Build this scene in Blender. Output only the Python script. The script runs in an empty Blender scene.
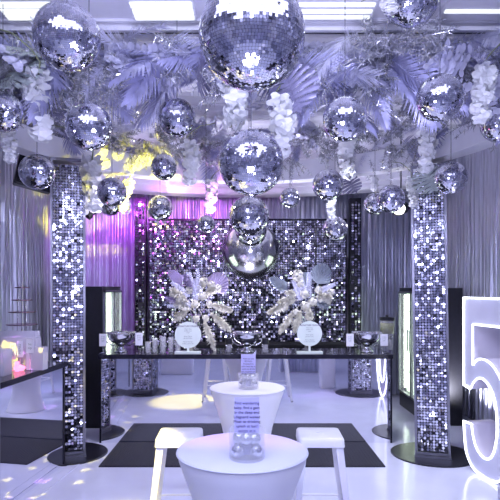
import bpy, math, random
from mathutils import Vector, Matrix, noise
R = random.Random(7)
PI = math.pi
scene = bpy.context.scene
COL = scene.collection
F = 540.0
def P(px, py, D):
    return Vector(((px-245)/F*D, D, 1.8-(py-288)/F*D))

# ------------------------------------------------------------------ materials
def mat(name, col, rough=0.5, metal=0.0, noise_amt=0.0, nscale=8.0, bump=0.0, bscale=40.0, emit=None, estr=0.0, trans=0.0, ior=1.45, alpha=1.0, sheen=0.0, nstretch=(1,1,1), subsurf=0.0):
    m = bpy.data.materials.new(name); m.use_nodes = True
    nt = m.node_tree; b = nt.nodes['Principled BSDF']
    b.inputs['Base Color'].default_value = (*col, 1)
    b.inputs['Roughness'].default_value = rough
    b.inputs['Metallic'].default_value = metal
    b.inputs['Transmission Weight'].default_value = trans
    b.inputs['IOR'].default_value = ior
    b.inputs['Alpha'].default_value = alpha
    if sheen: b.inputs['Sheen Weight'].default_value = sheen
    if emit:
        b.inputs['Emission Color'].default_value = (*emit, 1)
        b.inputs['Emission Strength'].default_value = estr
    tc = nt.nodes.new('ShaderNodeTexCoord'); mp = nt.nodes.new('ShaderNodeMapping')
    mp.inputs['Scale'].default_value = nstretch
    nt.links.new(tc.outputs['Object'], mp.inputs['Vector'])
    if noise_amt:
        n = nt.nodes.new('ShaderNodeTexNoise'); n.inputs['Scale'].default_value = nscale; n.inputs['Detail'].default_value = 4
        nt.links.new(mp.outputs['Vector'], n.inputs['Vector'])
        r = nt.nodes.new('ShaderNodeValToRGB')
        lo = [max(0, c*(1-noise_amt)) for c in col]; hi = [min(1, c*(1+noise_amt)) for c in col]
        r.color_ramp.elements[0].position = .3; r.color_ramp.elements[0].color = (*lo, 1)
        r.color_ramp.elements[1].position = .7; r.color_ramp.elements[1].color = (*hi, 1)
        nt.links.new(n.outputs['Fac'], r.inputs['Fac']); nt.links.new(r.outputs['Color'], b.inputs['Base Color'])
    if bump:
        n = nt.nodes.new('ShaderNodeTexNoise'); n.inputs['Scale'].default_value = bscale; n.inputs['Detail'].default_value = 3
        nt.links.new(mp.outputs['Vector'], n.inputs['Vector'])
        bp = nt.nodes.new('ShaderNodeBump'); bp.inputs['Strength'].default_value = bump; bp.inputs['Distance'].default_value = .02
        nt.links.new(n.outputs['Fac'], bp.inputs['Height']); nt.links.new(bp.outputs['Normal'], b.inputs['Normal'])
    return m

M = dict(
 floor=mat('white_gloss_floor', (.64,.66,.80), .13, 0, .04, 3, .02, 30),
 ceiling=mat('ceiling_cloth', (.80,.80,.86), .6, 0, .05, 4, .2, 6),
 soffit=mat('painted_white_band', (.82,.82,.88), .5, 0, .04, 5),
 wall=mat('grey_wall', (.62,.62,.70), .8, 0, .1, 3),
 drape=mat('silver_satin', (.56,.57,.68), .28, .72, .15, 5, .35, 3, nstretch=(14,14,.7)),
 mirror=mat('mirror_panel', (.86,.86,.93), .025, 1, .01, 2),
 black=mat('black_laminate', (.012,.012,.018), .35, 0, .2, 20),
 blackcloth=mat('black_cloth', (.01,.01,.014), .9, 0, .3, 20, .3, 200),
 blacktop=mat('black_gloss_top', (.015,.015,.025), .12, 0, .2, 20),
 blackmetal=mat('black_steel_plate', (.02,.02,.03), .28, .3, .2, 12),
 mat=mat('charcoal_rubber', (.02,.02,.034), .6, 0, .35, 60, .5, 90, nstretch=(1,6,1)),
 tile=mat('mirror_tile', (.90,.90,.97), .03, 1, .02, 3),
 core=mat('ball_core', (.10,.10,.13), .6, .2, .2, 10),
 chrome=mat('chrome', (.85,.85,.88), .06, 1, .02, 3),
 globe=mat('satin_silver', (.80,.80,.84), .17, 1, .05, 3),
 steel=mat('brushed_steel', (.62,.62,.66), .22, 1, .08, 30),
 frame=mat('grey_metal_frame', (.30,.30,.36), .35, .8, .1, 20),
 sequin=mat('silver_sequin', (.74,.74,.84), .12, 1, .03, 4),
 sequindark=mat('gunmetal_sequin', (.30,.28,.36), .16, 1, .1, 4),
 backing=mat('sequin_mesh_backing', (.03,.03,.045), .6, 0, .2, 30),
 spandex=mat('white_stretch_fabric', (.80,.80,.88), .7, 0, .02, 300, .05, 500, sheen=.2),
 stool=mat('white_painted_metal', (.80,.80,.84), .28, .0, .03, 10),
 glass=mat('clear_glass', (.95,.95,1), .04, 0, alpha=.22),
 acrylic=mat('frosted_acrylic', (.86,.84,.96), .35, 0, .03, 4, alpha=.6),
 paper=mat('white_card', (.84,.84,.90), .7, 0, .02, 10),
 lilacpaper=mat('lilac_card', (.52,.50,.82), .7, 0, .02, 10),
 disc=mat('pale_green_board', (.78,.86,.80), .6, 0, .02, 10),
 ink=mat('dark_ink', (.06,.04,.12), .8, 0, .1, 10),
 greyink=mat('grey_ink', (.30,.34,.33), .8, 0, .1, 10),
 letter=mat('white_digit_face', (.70,.70,.84), .45, 0, .02, 6),
 letterside=mat('white_digit_side', (.78,.74,.86), .5, 0, .02, 6),
 led=mat('led_strip', (1,1,1), .5, 0, emit=(.80,.84,1), estr=5.5),
 linerglow=mat('fridge_liner_glow', (.8,.95,.8), .3, 0, emit=(.80,1,.72), estr=2.2),
 fridgetube=mat('fridge_tube', (1,1,1), .3, 0, emit=(.9,1,.85), estr=7),
 panel=mat('lit_ceiling_panel', (1,1,1), .5, 0, emit=(.93,1,.90), estr=1.15),
 lamp=mat('lamp_bulb', (1,1,1), .5, 0, emit=(1,.95,.85), estr=25),
 pinkglow=mat('pink_glow', (1,.4,.6), .5, 0, emit=(1,.25,.45), estr=2.2),
 palm=mat('silver_lavender_leaf', (.46,.46,.68), .38, .35, .25, 6),
 palm2=mat('pale_lilac_leaf', (.70,.70,.86), .45, .15, .2, 6),
 glitter=mat('glitter_leaf', (.72,.74,.88), .22, .6, .45, 50),
 greenleaf=mat('grey_green_leaf', (.48,.54,.52), .5, .1, .2, 6),
 darkleaf=mat('dark_lavender_leaf', (.26,.25,.38), .35, .3, .2, 8),
 orchid=mat('white_orchid_petal', (.86,.87,.88), .6, 0, .05, 10),
 orchidstem=mat('olive_stem', (.22,.25,.14), .6, 0, .2, 20),
 cream=mat('cream_plume', (.78,.76,.66), .8, 0, .15, 20),
 lilacfan=mat('lilac_fan_leaf', (.42,.36,.54), .7, 0, .2, 10),
 greyfan=mat('grey_fan_leaf', (.34,.38,.44), .7, 0, .2, 10),
 silverfern=mat('silver_fern', (.60,.60,.72), .4, .5, .2, 12),
 juice=mat('green_drink', (.20,.22,.03), .2, 0, .1, 10, trans=.3),
 pipe=mat('bronze_rail', (.42,.28,.34), .25, 1, .05, 10),
 cord=mat('dark_cord', (.12,.12,.15), .6, .3, .1, 10),
 yellow=mat('yellow_tag', (.9,.55,.05), .6, 0, .1, 10),
 truss=mat('pale_truss', (.35,.35,.42), .5, .4, .1, 10),
)

# ------------------------------------------------------------------ helpers
class MB:
    def __init__(s): s.v=[]; s.f=[]; s.m=[]
    def add(s, vs, fs, mi=0):
        o=len(s.v); s.v += [tuple(v) for v in vs]
        for f in fs: s.f.append(tuple(i+o for i in f)); s.m.append(mi)
    def box(s, a, b, mi=0, T=None):
        x0,y0,z0=a; x1,y1,z1=b
        vs=[Vector(c) for c in ((x0,y0,z0),(x1,y0,z0),(x1,y1,z0),(x0,y1,z0),(x0,y0,z1),(x1,y0,z1),(x1,y1,z1),(x0,y1,z1))]
        if T is not None: vs=[T@v for v in vs]
        s.add(vs, [(0,3,2,1),(4,5,6,7),(0,1,5,4),(1,2,6,5),(2,3,7,6),(3,0,4,7)], mi)
    def lathe(s, prof, n=32, c=(0,0,0), mi=0, capb=True, capt=True):
        vs=[]; fs=[]
        for r,z in prof:
            for i in range(n):
                a=2*PI*i/n; vs.append((c[0]+r*math.cos(a), c[1]+r*math.sin(a), c[2]+z))
        for j in range(len(prof)-1):
            for i in range(n):
                k=(i+1)%n; fs.append((j*n+i,j*n+k,(j+1)*n+k,(j+1)*n+i))
        if capb: fs.append(tuple(range(n-1,-1,-1)))
        if capt: fs.append(tuple((len(prof)-1)*n+i for i in range(n)))
        s.add(vs, fs, mi)
    def tube(s, pts, r, n=6, mi=0, closed=False, taper=None):
        pts=[Vector(p) for p in pts]; vs=[]; fs=[]; L=len(pts)
        prev=None
        for i,p in enumerate(pts):
            if closed: t=(pts[(i+1)%L]-pts[i-1])
            else: t=(pts[min(i+1,L-1)]-pts[max(i-1,0)])
            if t.length<1e-9: t=Vector((0,0,1))
            t.normalize()
            if prev is None:
                u=t.orthogonal().normalized()
            else:
                u=(prev-t*prev.dot(t))
                u = u.normalized() if u.length>1e-6 else t.orthogonal().normalized()
            prev=u; w=t.cross(u)
            rr=r if taper is None else r*(1+(taper-1)*i/(L-1))
            for k in range(n):
                a=2*PI*k/n; vs.append(p+u*math.cos(a)*rr+w*math.sin(a)*rr)
        for i in range(L if closed else L-1):
            j=(i+1)%L
            for k in range(n):
                q=(k+1)%n; fs.append((i*n+k,i*n+q,j*n+q,j*n+k))
        if not closed: fs.append(tuple(range(n-1,-1,-1))); fs.append(tuple((L-1)*n+k for k in range(n)))
        s.add(vs, fs, mi)
    def build(s, name, mats, parent=None, smooth=False, T=None):
        me=bpy.data.meshes.new(name)
        vs=s.v if T is None else [tuple(T@Vector(v)) for v in s.v]
        me.from_pydata(vs, [], s.f)
        if not isinstance(mats,(list,tuple)): mats=[mats]
        for m in mats: me.materials.append(m)
        me.polygons.foreach_set('material_index', s.m)
        if smooth: me.polygons.foreach_set('use_smooth', [True]*len(s.f))
        me.update()
        o=bpy.data.objects.new(name, me); COL.objects.link(o)
        if parent: o.parent=parent
        return o
def tag(o, label=None, cat=None, group=None, kind=None):
    if label: o['label']=label
    if cat: o['category']=cat
    if group: o['group']=group
    if kind: o['kind']=kind
    return o
def empty(name, loc=(0,0,0), rz=0.0, label=None, cat=None, group=None):
    o=bpy.data.objects.new(name, None); o.empty_display_size=.1; COL.objects.link(o)
    o.location=loc; o.rotation_euler=(0,0,rz); tag(o,label,cat,group); return o
def copy_tree(o, parent=None):
    c=o.copy(); COL.objects.link(c); c.parent=parent
    for ch in list(o.children): copy_tree(ch, c)
    return c
def bevel(o, w=.01, seg=3):
    md=o.modifiers.new('bevel','BEVEL'); md.width=w; md.segments=seg; md.limit_method='ANGLE'
    return o
def smooth_by_angle(o, ang=40):
    me=o.data; me.polygons.foreach_set('use_smooth',[True]*len(me.polygons))
    try: me.set_sharp_from_angle(angle=math.radians(ang))
    except Exception: pass
    return o
def text_mesh(name, s, size, m, parent, loc, rot, spacing=1.0, align='CENTER'):
    cu=bpy.data.curves.new(name,'FONT'); cu.body=s; cu.size=size; cu.align_x=align; cu.align_y='CENTER'; cu.space_line=spacing
    cu.extrude=.0006
    tmp=bpy.data.objects.new(name+'_t', cu); COL.objects.link(tmp)
    dg=bpy.context.evaluated_depsgraph_get()
    me=bpy.data.meshes.new_from_object(tmp.evaluated_get(dg)); me.name=name
    bpy.data.objects.remove(tmp)
    me.materials.clear(); me.materials.append(m)
    o=bpy.data.objects.new(name, me); COL.objects.link(o); o.parent=parent; o.location=loc; o.rotation_euler=rot
    return o

# ------------------------------------------------------------------ room shell
X0,X1,Y0,Y1,ZC=-3.35,3.35,-1.6,9.35,4.1
b=MB(); b.box((X0-.1,Y0-.1,-.08),(X1+.1,Y1+.1,0)); tag(b.build('floor',M['floor']),kind='structure')
for nm,a,c in (('wall_left',(X0-.1,Y0,0),(X0,Y1,ZC+.3)),('wall_right',(X1,Y0,0),(X1+.1,Y1,ZC+.3)),('wall_back',(X0-.1,Y1,0),(X1+.1,Y1+.1,ZC+.3)),('wall_front',(X0-.1,Y0-.1,0),(X1+.1,Y0,ZC+.3))):
    b=MB(); b.box(a,c); tag(b.build(nm,M['wall']),kind='structure')
# ceiling: cloth gathered in long folds running across the room
b=MB(); nx=36; ny=620; vs=[];fs=[]
for j in range(ny+1):
    y=Y0+(Y1-Y0)*j/ny
    for i in range(nx+1):
        x=X0+(X1-X0)*i/nx
        z=ZC+.03*math.sin(y*27+.6*math.sin(x*.9))+.018*math.sin(y*61+x*.3)+.04*math.sin(y*5.1)
        vs.append((x,y,z))
for j in range(ny):
    for i in range(nx):
        a=j*(nx+1)+i; fs.append((a,a+nx+1,a+nx+2,a+1))
b.add(vs,fs); b.box((X0,Y0,ZC+.12),(X1,Y1,ZC+.2))
tag(b.build('ceiling',M['ceiling'],smooth=False),kind='structure')
# flat ceiling bay at the front with the lit panels
b=MB(); b.box((X0,3.3,ZC-.13),(X1,4.40,ZC-.09)); b.box((X0,4.40,ZC-.2),(X1,4.44,ZC-.09)); b.box((X0,3.95,ZC-.15),(X1,3.98,ZC-.13)); b.box((X0,4.34,ZC-.155),(X1,4.37,ZC-.13))
tag(b.build('trim_1',M['soffit']),kind='structure')
b=MB(); b.box((X0,4.445,ZC-.2),(X1,4.465,ZC-.1)); tag(b.build('trim_2',M['black']),kind='structure')
zl=ZC-.13
lp=[(2,75,'at the far left, above the garland'),(133,193,'between the two nearest mirror balls'),(297,372,'just right of the biggest mirror ball'),(445,520,'at the far right of the ceiling')]
for k,(a,c,w) in enumerate(lp):
    D=4.17; xa=(a-245)/F*D; xb=(c-245)/F*D
    t=empty('ceiling_light',((xa+xb)/2,D,zl-.03),0,'long pale lit ceiling panel '+w,'ceiling light','lit panels in the front ceiling bay')
    h=(xb-xa)/2
    m=MB(); 
    for yy in ((-.10,.0,.09) if k!=3 else (.0,)): m.box((-h,yy-(.03 if k<2 else .018),-.012),(h,yy+(.035 if k<2 else .018),.0))
    m.build('diffuser',M['panel'],t)
    m=MB(); m.box((-h-.02,-.17,0),(h+.02,.15,.03)); m.build('housing',M['soffit'],t)

def drape(name, x0,y0,x1,y1,z0,z1,amp=.05,pitch=.11,m='drape',seed=0,nz=14,kind='structure',bottom=0):
    L=math.hypot(x1-x0,y1-y0); n=int(L/pitch*9); dx,dy=(x1-x0)/L,(y1-y0)/L; nx_,ny_=-dy,dx
    vs=[];fs=[]
    for j in range(nz+1):
        v=j/nz; z=z0+(z1-z0)*v
        for i in range(n+1):
            s=L*i/n
            ph=s/pitch*2*PI+2.2*noise.noise(Vector((s*1.3,seed,0)))+.8*noise.noise(Vector((s*3,seed,z*.5)))
            a=amp*(.6+.5*noise.noise(Vector((s*2.1,seed+5,z*.25))))*(1-.35*v)
            d=a*math.sin(ph)+.25*a*math.sin(ph*2.7+seed)+.02*noise.noise(Vector((s*.8,seed+9,z)))
            vs.append((x0+dx*s+nx_*d,y0+dy*s+ny_*d,z))
    for j in range(nz):
        for i in range(n):
            a=j*(n+1)+i; fs.append((a,a+1,a+n+2,a+n+1))
    b=MB(); b.add(vs,fs); return b.build(name,M[m],smooth=True)
def curtain(label,*a,**k):
    o=drape('curtain',*a,**k); tag(o,label,'curtain'); return o
curtain('floor-length silver satin curtain on the left side of the room',-3.12,.2,-2.95,9.0,0.02,3.98,seed=1,amp=.075)
curtain('floor-length silver satin curtain behind the big lit number',3.12,9.0,3.14,.2,0.02,3.98,seed=2,amp=.075)
curtain('silver satin curtain at the back left, lit magenta beside the black fridge',-2.95,9.05,-1.72,9.05,0.02,3.5,seed=3,amp=.05,pitch=.1)
curtain('silver satin curtain at the back right behind the ice bucket and drinks',1.74,9.05,3.1,9.05,0.02,3.5,seed=4,amp=.05,pitch=.1)
curtain('short gathered silver valance above the sequin wall',-1.72,8.95,1.74,8.95,2.3,3.45,seed=5,amp=.035,pitch=.08,nz=4)
curtain('silver satin curtain at the front end of the room, seen in the bar mirror',3.1,-1.45,-3.1,-1.45,0.02,3.98,seed=6,amp=.05)

# circular ring beam and curved soffit
def arcband(name, cx,cy,r,th,z0,z1,a0,a1,n,m,steps=()):
    b=MB(); vs=[];fs=[]
    prof=[(r,z0),(r+th,z0),(r+th,z1),(r,z1)]
    if steps: prof=[(r+th,z0),(r+th,z1)]+[(r+o,z) for o,z in steps[::-1]]
    k=len(prof)
    for i in range(n+1):
        a=a0+(a1-a0)*i/n
        for (rr,z) in prof: vs.append((cx+rr*math.cos(a),cy+rr*math.sin(a),z))
    for i in range(n):
        for j in range(k):
            q=(j+1)%k; fs.append((i*k+j,(i+1)*k+j,(i+1)*k+q,i*k+q))
    fs.append(tuple(range(k))); fs.append(tuple(n*k+j for j in range(k))[::-1])
    b.add(vs,fs); return b.build(name,M[m])
ring=arcband('ring_beam',0,4.7,2.28,.20,3.18,3.42,-.16,PI+.16,72,'soffit')
tag(ring,'white circular ring beam standing on the sequin columns under the ceiling','ring beam')
s=arcband('trim_3',0,4.7,3.75,.35,3.27,4.08,PI*.27,PI*.73,48,'soffit',steps=[(0.05,3.27),(.02,3.3),(.02,3.36),(-.02,3.38),(-.02,3.5),(.03,3.52),(.03,3.66),(-.03,3.7),(-.03,3.78),(.03,3.8),(.03,4.08)])
tag(s,kind='structure')
# a few diagonal white ribs from ring to soffit
for k,(pa,pb,w) in enumerate([((-.75,6.95,3.46),(-.25,8.3,3.40),'left of centre'),((.62,6.95,3.46),(1.1,8.2,3.42),'right of centre'),((-1.6,6.5,3.46),(-1.75,8.0,3.42),'near the yellow lit corner'),((1.7,6.4,3.46),(1.8,8.0,3.42),'near the stage lamp on the right')]):
    b=MB(); b.tube([pa,pb],.03,8); tag(b.build('ceiling_strut',M['soffit']),'white diagonal ceiling strut behind the ring beam, '+w,'strut')

# ------------------------------------------------------------------ mats, cable cover
def floor_mat(x0,y0,x1,y1,label,rz=0,loc=(0,0,0)):
    b=MB(); b.box((x0,y0,0),(x1,y1,.012)); 
    for i in range(int((x1-x0)/.035)):
        x=x0+.02+i*.035; b.box((x,y0+.02,.012),(x+.018,y1-.02,.015))
    o=b.build('floor_mat',M['mat']); o.location=loc; o.rotation_euler=(0,0,rz); tag(o,label,'mat'); return o
floor_mat(-1.47,5.42,1.41,6.26,'long charcoal ribbed rubber mat on the floor along the mirrored bar')

# ------------------------------------------------------------------ sequins
def sequins(b, w, h, pitch, tilt_lo, tilt_hi, origin, ux, uz, nrm, mi=0, fill=.9, skip=.02, dark_mi=None, darkp=0.0, seed=1):
    rr=random.Random(seed); nx=int(w/pitch); nz=int(h/pitch)
    for j in range(nz):
        v=(j+.5)/nz
        for i in range(nx):
            if rr.random()<skip: continue
            c=origin+ux*((i+.5)*w/nx)+uz*((j+.5)*h/nz)
            t=tilt_hi+(tilt_lo-tilt_hi)*v
            t*= .55+.9*abs(noise.noise(c*1.8))*2
            a=rr.gauss(0,t); e=rr.gauss(0,t)
            n=(nrm+ux*math.tan(max(-.9,min(.9,a)))+uz*math.tan(max(-.9,min(.9,e)))).normalized()
            u=(ux-n*ux.dot(n)).normalized(); q=n.cross(u); s_=pitch*fill/2
            mi_=mi
            if dark_mi is not None and rr.random()<darkp*(1+2*noise.noise(c*2.3)): mi_=dark_mi
            k=s_*.55
            vs=[c+nrm*.008+u*dx+q*dz for dx,dz in ((-s_,-k),(-k,-s_),(k,-s_),(s_,-k),(s_,k),(k,s_),(-k,s_),(-s_,k))]
            b.add(vs,[(0,1,2,3,4,5,6,7)],mi_)
def sequin_column(loc, rz, tiltx, H, baser, label, half=.165):
    t=empty('sequin_column',loc,rz,label,'column')
    b=MB(); b.lathe([(baser,0),(baser,.008),(baser-.01,.012)],64); b.build('base_plate',M['blackmetal'],t)
    g=MB(); h=half
    T=Matrix.Rotation(tiltx,4,'Y')
    for sx in(-1,1):
        for sy in(-1,1): g.box((sx*h-.012,sy*h-.012,.012),(sx*h+.012,sy*h+.012,H),T=T)
    for z in (.04,H-.03):
        g.box((-h,-h-.012,z),(h,-h+.012,z+.03),T=T); g.box((-h,h-.012,z),(h,h+.012,z+.03),T=T)
        g.box((-h-.012,-h,z),(-h+.012,h,z+.03),T=T); g.box((h-.012,-h,z),(h+.012,h,z+.03),T=T)
    g.box((-h-.02,-h-.02,.012),(h+.02,h+.02,.035),T=T)
    g.build('frame',M['frame'],t)
    z0=.08
    for k,(o,ux,nr) in enumerate(((Vector((-h+.015,-h,z0)),Vector((1,0,0)),Vector((0,-1,0))),(Vector((h-.015,h,z0)),Vector((-1,0,0)),Vector((0,1,0))),(Vector((h,-h+.015,z0)),Vector((0,1,0)),Vector((1,0,0))),(Vector((-h,h-.015,z0)),Vector((0,-1,0)),Vector((-1,0,0))))):
        p=MB(); w=2*h-.03; hh=H-.15
        c0=o+nr*-.004; 
        p.add([c0,c0+ux*w,c0+ux*w+Vector((0,0,hh)),c0+Vector((0,0,hh))],[(0,1,2,3)],1)
        sequins(p,w,hh,.030,.035,.26,o,ux,Vector((0,0,1)),nr,0,.88,.02,seed=k+3)
        p.build('sequin_panel',[M['sequin'],M['backing']],t,T=T)
    return t
sequin_column((-1.92,5.86,0),.31,0.0,3.17,.42,'tall silver sequin column at the left end of the mirrored bar')
sequin_column((2.03,5.84,0),-.33,-.016,3.1,.44,'tall silver sequin column between the bar and the lit number')
sequin_column((-1.72,3.25,0),.1,0,3.17,.40,'silver sequin column seen only in the bar mirror, left side')
sequin_column((1.97,3.30,0),.05,0,3.17,.42,'silver sequin column seen only in the bar mirror, right side')

# sequin backdrop
t=empty('sequin_backdrop',(0,8.5,0),0,'wide silver and black sequin wall behind the bar','backdrop')
p=MB(); p.box((-1.5,0,.02),(1.58,.04,2.86),1)
sequins(p,3.08,2.84,.038,.14,.30,Vector((-1.5,-.005,.02)),Vector((1,0,0)),Vector((0,0,1)),Vector((0,-1,0)),0,.88,.05,2,.30,seed=11)
p.build('sequin_panel',[M['sequin'],M['backing'],M['sequindark']],t)
g=MB(); g.box((-1.52,-.01,.0),(-1.5,.05,2.88)); g.box((1.58,-.01,0),(1.6,.05,2.88)); g.box((-1.52,-.01,2.86),(1.6,.05,2.89)); g.box((1.1,-.02,0),(1.12,-.012,2.88)); g.build('frame',M['blackmetal'],t)
for x,w in((-1.63,'left'),(1.72,'right')):
    t=empty('sequin_post',(x,8.45,0),0,'narrow dark sequin post at the %s edge of the sequin wall'%w,'post')
    g=MB(); g.box((-.085,-.06,0),(.085,.08,3.2)); g.build('post_core',M['black'],t)
    p=MB(); sequins(p,.15,3.1,.04,.2,.35,Vector((-.075,-.066,.05)),Vector((1,0,0)),Vector((0,0,1)),Vector((0,-1,0)),0,.85,.25,1,.6,seed=21); p.build('sequin_panel',[M['sequin'],M['sequindark']],t)

# ------------------------------------------------------------------ bars
def bar(loc, rz, L, W, H, label):   # local: front face at y=0 facing -y, from x=0..L
    t=empty('mirrored_bar',loc,rz,label,'bar')
    b=MB(); b.box((.015,.012,.0),(L-.015,W,H-.05)); b.build('body',M['black'],t)
    b=MB(); b.box((.02,0,.001),(L-.02,.010,H-.055)); b.build('mirror_panel',M['mirror'],t)
    b=MB(); b.box((0,-.008,0),(.02,.03,H-.05)); b.box((L-.02,-.008,0),(L,.03,H-.05)); b.build('edge_trim',M['blackmetal'],t)
    b=MB(); b.box((-.01,-.03,H-.05),(L+.01,W+.02,H)); bevel(b.build('countertop',M['blacktop'],t),.004,2)
    return t
bar((-1.69,6.28,0),0,3.40,.6,1.03,'long mirror-fronted bar with a black top in front of the sequin wall')
al=math.atan2(.098,1)
# left bar : front faces +x
bar((-2.115,2.70,0),PI/2-al,2.81,.62,1.05,'mirror-fronted side bar with a black top at the left edge')
# strip of cable cover beside the side bar
b=MB(); d=Vector((math.sin(al),math.cos(al),0)); n_=Vector((d.y,-d.x,0)); o0=Vector((-2.115,2.7,0))+n_*.05
T=Matrix.Translation(o0)@Matrix.Rotation(-al,4,'Z')
b.box((0,0,0),(.10,2.85,.004),T=T)
for xx in (0,.096): b.box((xx,0,.004),(xx+.004,2.85,.006),T=T)
tag(b.build('floor_cable_cover',M['floor']),'thin flat white cable cover on the floor beside the side bar','cable cover')

# back counter
t=empty('back_counter',(0,0,0),0,'low black counter against the sequin wall behind the bar','counter')
b=MB(); b.box((-.85,7.95,0),(1.5,8.35,.93)); b.build('body',M['blackcloth'],t)
b=MB(); b.box((-.88,7.92,.93),(1.53,8.38,.97)); b.build('countertop',M['blackcloth'],t)

# ------------------------------------------------------------------ fridges (doors local -y)
def fridge(loc,rz,L,W,H,label):
    t=empty('glass_door_fridge',loc,rz,label,'fridge')
    b=MB(); b.box((0,.03,.1),(L,.05+.0,H)); b.box((0,.05,.0),(.03,W,H)); b.box((L-.03,.05,0),(L,W,H)); b.box((0,W-.03,0),(L,W,H)); b.box((0,.03,H-.04),(L,W,H)); b.box((0,.03,0),(L,W,.16))
    # hollow cabinet: replace full front by frame
    b=MB(); b.box((0,.03,0),(.03,W,H)); b.box((L-.03,.03,0),(L,W,H)); b.box((.03,W-.03,0),(L-.03,W,H)); b.box((.03,.03,H-.05),(L-.03,W-.03,H)); b.box((.03,.03,0),(L-.03,W-.03,.22))
    b.build('cabinet',M['black'],t)
    b=MB(); b.box((.03,.13,.22),(L-.03,.15,H-.05)); b.build('inner_liner',M['linerglow'],t)  # emissive liner: glow put into the material for the lit fridge interior
    b=MB()
    for z in (.55,.85,1.15,1.45): b.box((.03,.05,z),(L-.03,.128,z+.008))
    b.build('shelf_set',M['steel'],t)
    n=2
    for k in range(n):
        a=.03+(L-.06)*k/n; c=.03+(L-.06)*(k+1)/n
        d=MB(); d.box((a,.0,.22),(a+.035,.03,H-.05)); d.box((c-.035,0,.22),(c,.03,H-.05)); d.box((a,0,.22),(c,.03,.25)); d.box((a,0,H-.08),(c,.03,H-.05))
        dd=d.build('door',M['frame'],t)
        g=MB(); g.box((a+.035,.01,.25),(c-.035,.018,H-.08)); g.build('door_glass',M['glass'],dd)
        g=MB(); g.tube([((c-.05) if k==0 else (a+.05),-.03,.9),((c-.05) if k==0 else (a+.05),-.03,1.2)],.01,8); g.build('handle',M['steel'],dd)
        g=MB(); g.tube([(a+.06,.09,.28),(a+.06,.09,H-.1)],.018,8); g.build('light_tube',M['fridgetube'],t)
    return t
# left fridge door faces +x : local -y -> +x  => rz=+90deg ; local x -> +y
fridge((-1.80,6.93,0),PI/2,1.0,.62,1.82,'black drinks fridge with a lit glass door at the left end of the bar')
fridge((2.36,8.35,0),-PI/2,1.3,.48,1.80,'black drinks fridge with glowing greenish doors behind the right sequin column')

# ------------------------------------------------------------------ mirror balls
def ball_mesh(name, rows, seed, jit=.035):
    rr=random.Random(seed); b=MB()
    b.lathe([(.975*math.cos(a),.975*math.sin(a)) for a in [(-PI/2+.02)+(PI-.04)*i/24 for i in range(25)]],48,mi=1)
    for j in range(rows):
        la=-PI/2+PI*(j+.5)/rows; hp=PI/rows*.5*.93
        n=max(4,int(2*PI*math.cos(la)/(PI/rows)))
        off=rr.random()
        for i in range(n):
            lo=2*PI*(i+off)/n; c=Vector((math.cos(la)*math.cos(lo),math.cos(la)*math.sin(lo),math.sin(la)))
            e=Vector((-math.sin(lo),math.cos(lo),0)); u=c.cross(e)
            hw=PI*math.cos(la)/n*.93
            k=jit*(1+1.5*max(0,noise.noise(c*3+Vector((seed,0,0)))))
            nn=(c+e*rr.gauss(0,k)+u*rr.gauss(0,k)).normalized()
            e2=(e-nn*e.dot(nn)).normalized(); u2=nn.cross(e2)
            b.add([c-e2*hw-u2*hp,c+e2*hw-u2*hp,c+e2*hw+u2*hp,c-e2*hw+u2*hp],[(0,1,2,3)],0)
    return b.build(name,[M['tile'],M['core']])
proto={}
for nm,rows in (('L',56),('M',40),('S',30)):
    proto[nm]=ball_mesh('tiled_sphere',rows,rows)
capm=MB(); capm.lathe([(.0,1.02),(.14,1.0),(.15,.985),(.15,.97)][::-1],20,capb=False,capt=False); 
capm.tube([(.04*math.cos(a),0,1.06+.05*math.sin(a)) for a in [2*PI*i/12 for i in range(12)]],.010,6,closed=True)
capo=capm.build('hanging_cap',M['chrome'])
balls=[ # px,py,rpx,R,label
 (67,37,33,.20,'L','large mirror ball at the upper left, below the left ceiling panel'),
 (252,35,53,.25,'L','biggest and nearest mirror ball, top centre'),
 (411,-4,29,.20,'L','large mirror ball cut off by the top edge at the right'),
 (3,112,20,.15,'M','mirror ball cut off by the left edge, beneath the left garland'),
 (89,127,23,.15,'M','medium mirror ball directly under the upper left large ball'),
 (177,118,19,.15,'M','mirror ball hanging before the fringed silver leaves left of centre'),
 (37,172,17.5,.15,'M','mirror ball in front of the black loudspeaker on the left'),
 (112,192,14.5,.125,'M','nearer of two overlapping mirror balls above the left fridge'),
 (110,205,11,.15,'S','mirror ball half hidden behind another above the left fridge'),
 (164,167,13,.125,'S','small mirror ball against the white ring beam left of centre'),
 (160,208,12.5,.15,'S','small mirror ball above the left edge of the sequin wall'),
 (206,224,9,.10,'S','tiny mirror ball against the magenta lit sequins'),
 (251,163,32.5,.20,'L','large mirror ball in the middle, topmost of the centre stack'),
 (249,216,20,.20,'M','mirror ball second from top in the centre stack'),
 (251,231,15.5,.20,'M','mirror ball third from top, mostly hidden in the centre stack'),
 (290,198,10,.10,'S','tiny mirror ball to the right of the centre stack'),
 (328,185,15.5,.15,'S','small mirror ball under the ring beam right of centre'),
 (335,229,12.5,.15,'S','small mirror ball hanging lowest on the right, before the sequin wall'),
 (345,119,22,.15,'M','medium mirror ball hanging on a chain right of centre'),
 (391,199,14,.125,'S','nearer of two overlapping mirror balls left of the right column'),
 (375,204,11,.125,'S','mirror ball half hidden behind another beside the stage lamp'),
 (440,98,23,.15,'M','medium mirror ball nestled in the upper right garland'),
 (451,178,16,.15,'M','mirror ball just right of the top of the right sequin column'),
 (499,124,18,.15,'M','mirror ball cut off by the right edge under orchids'),
]
first={}
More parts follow.
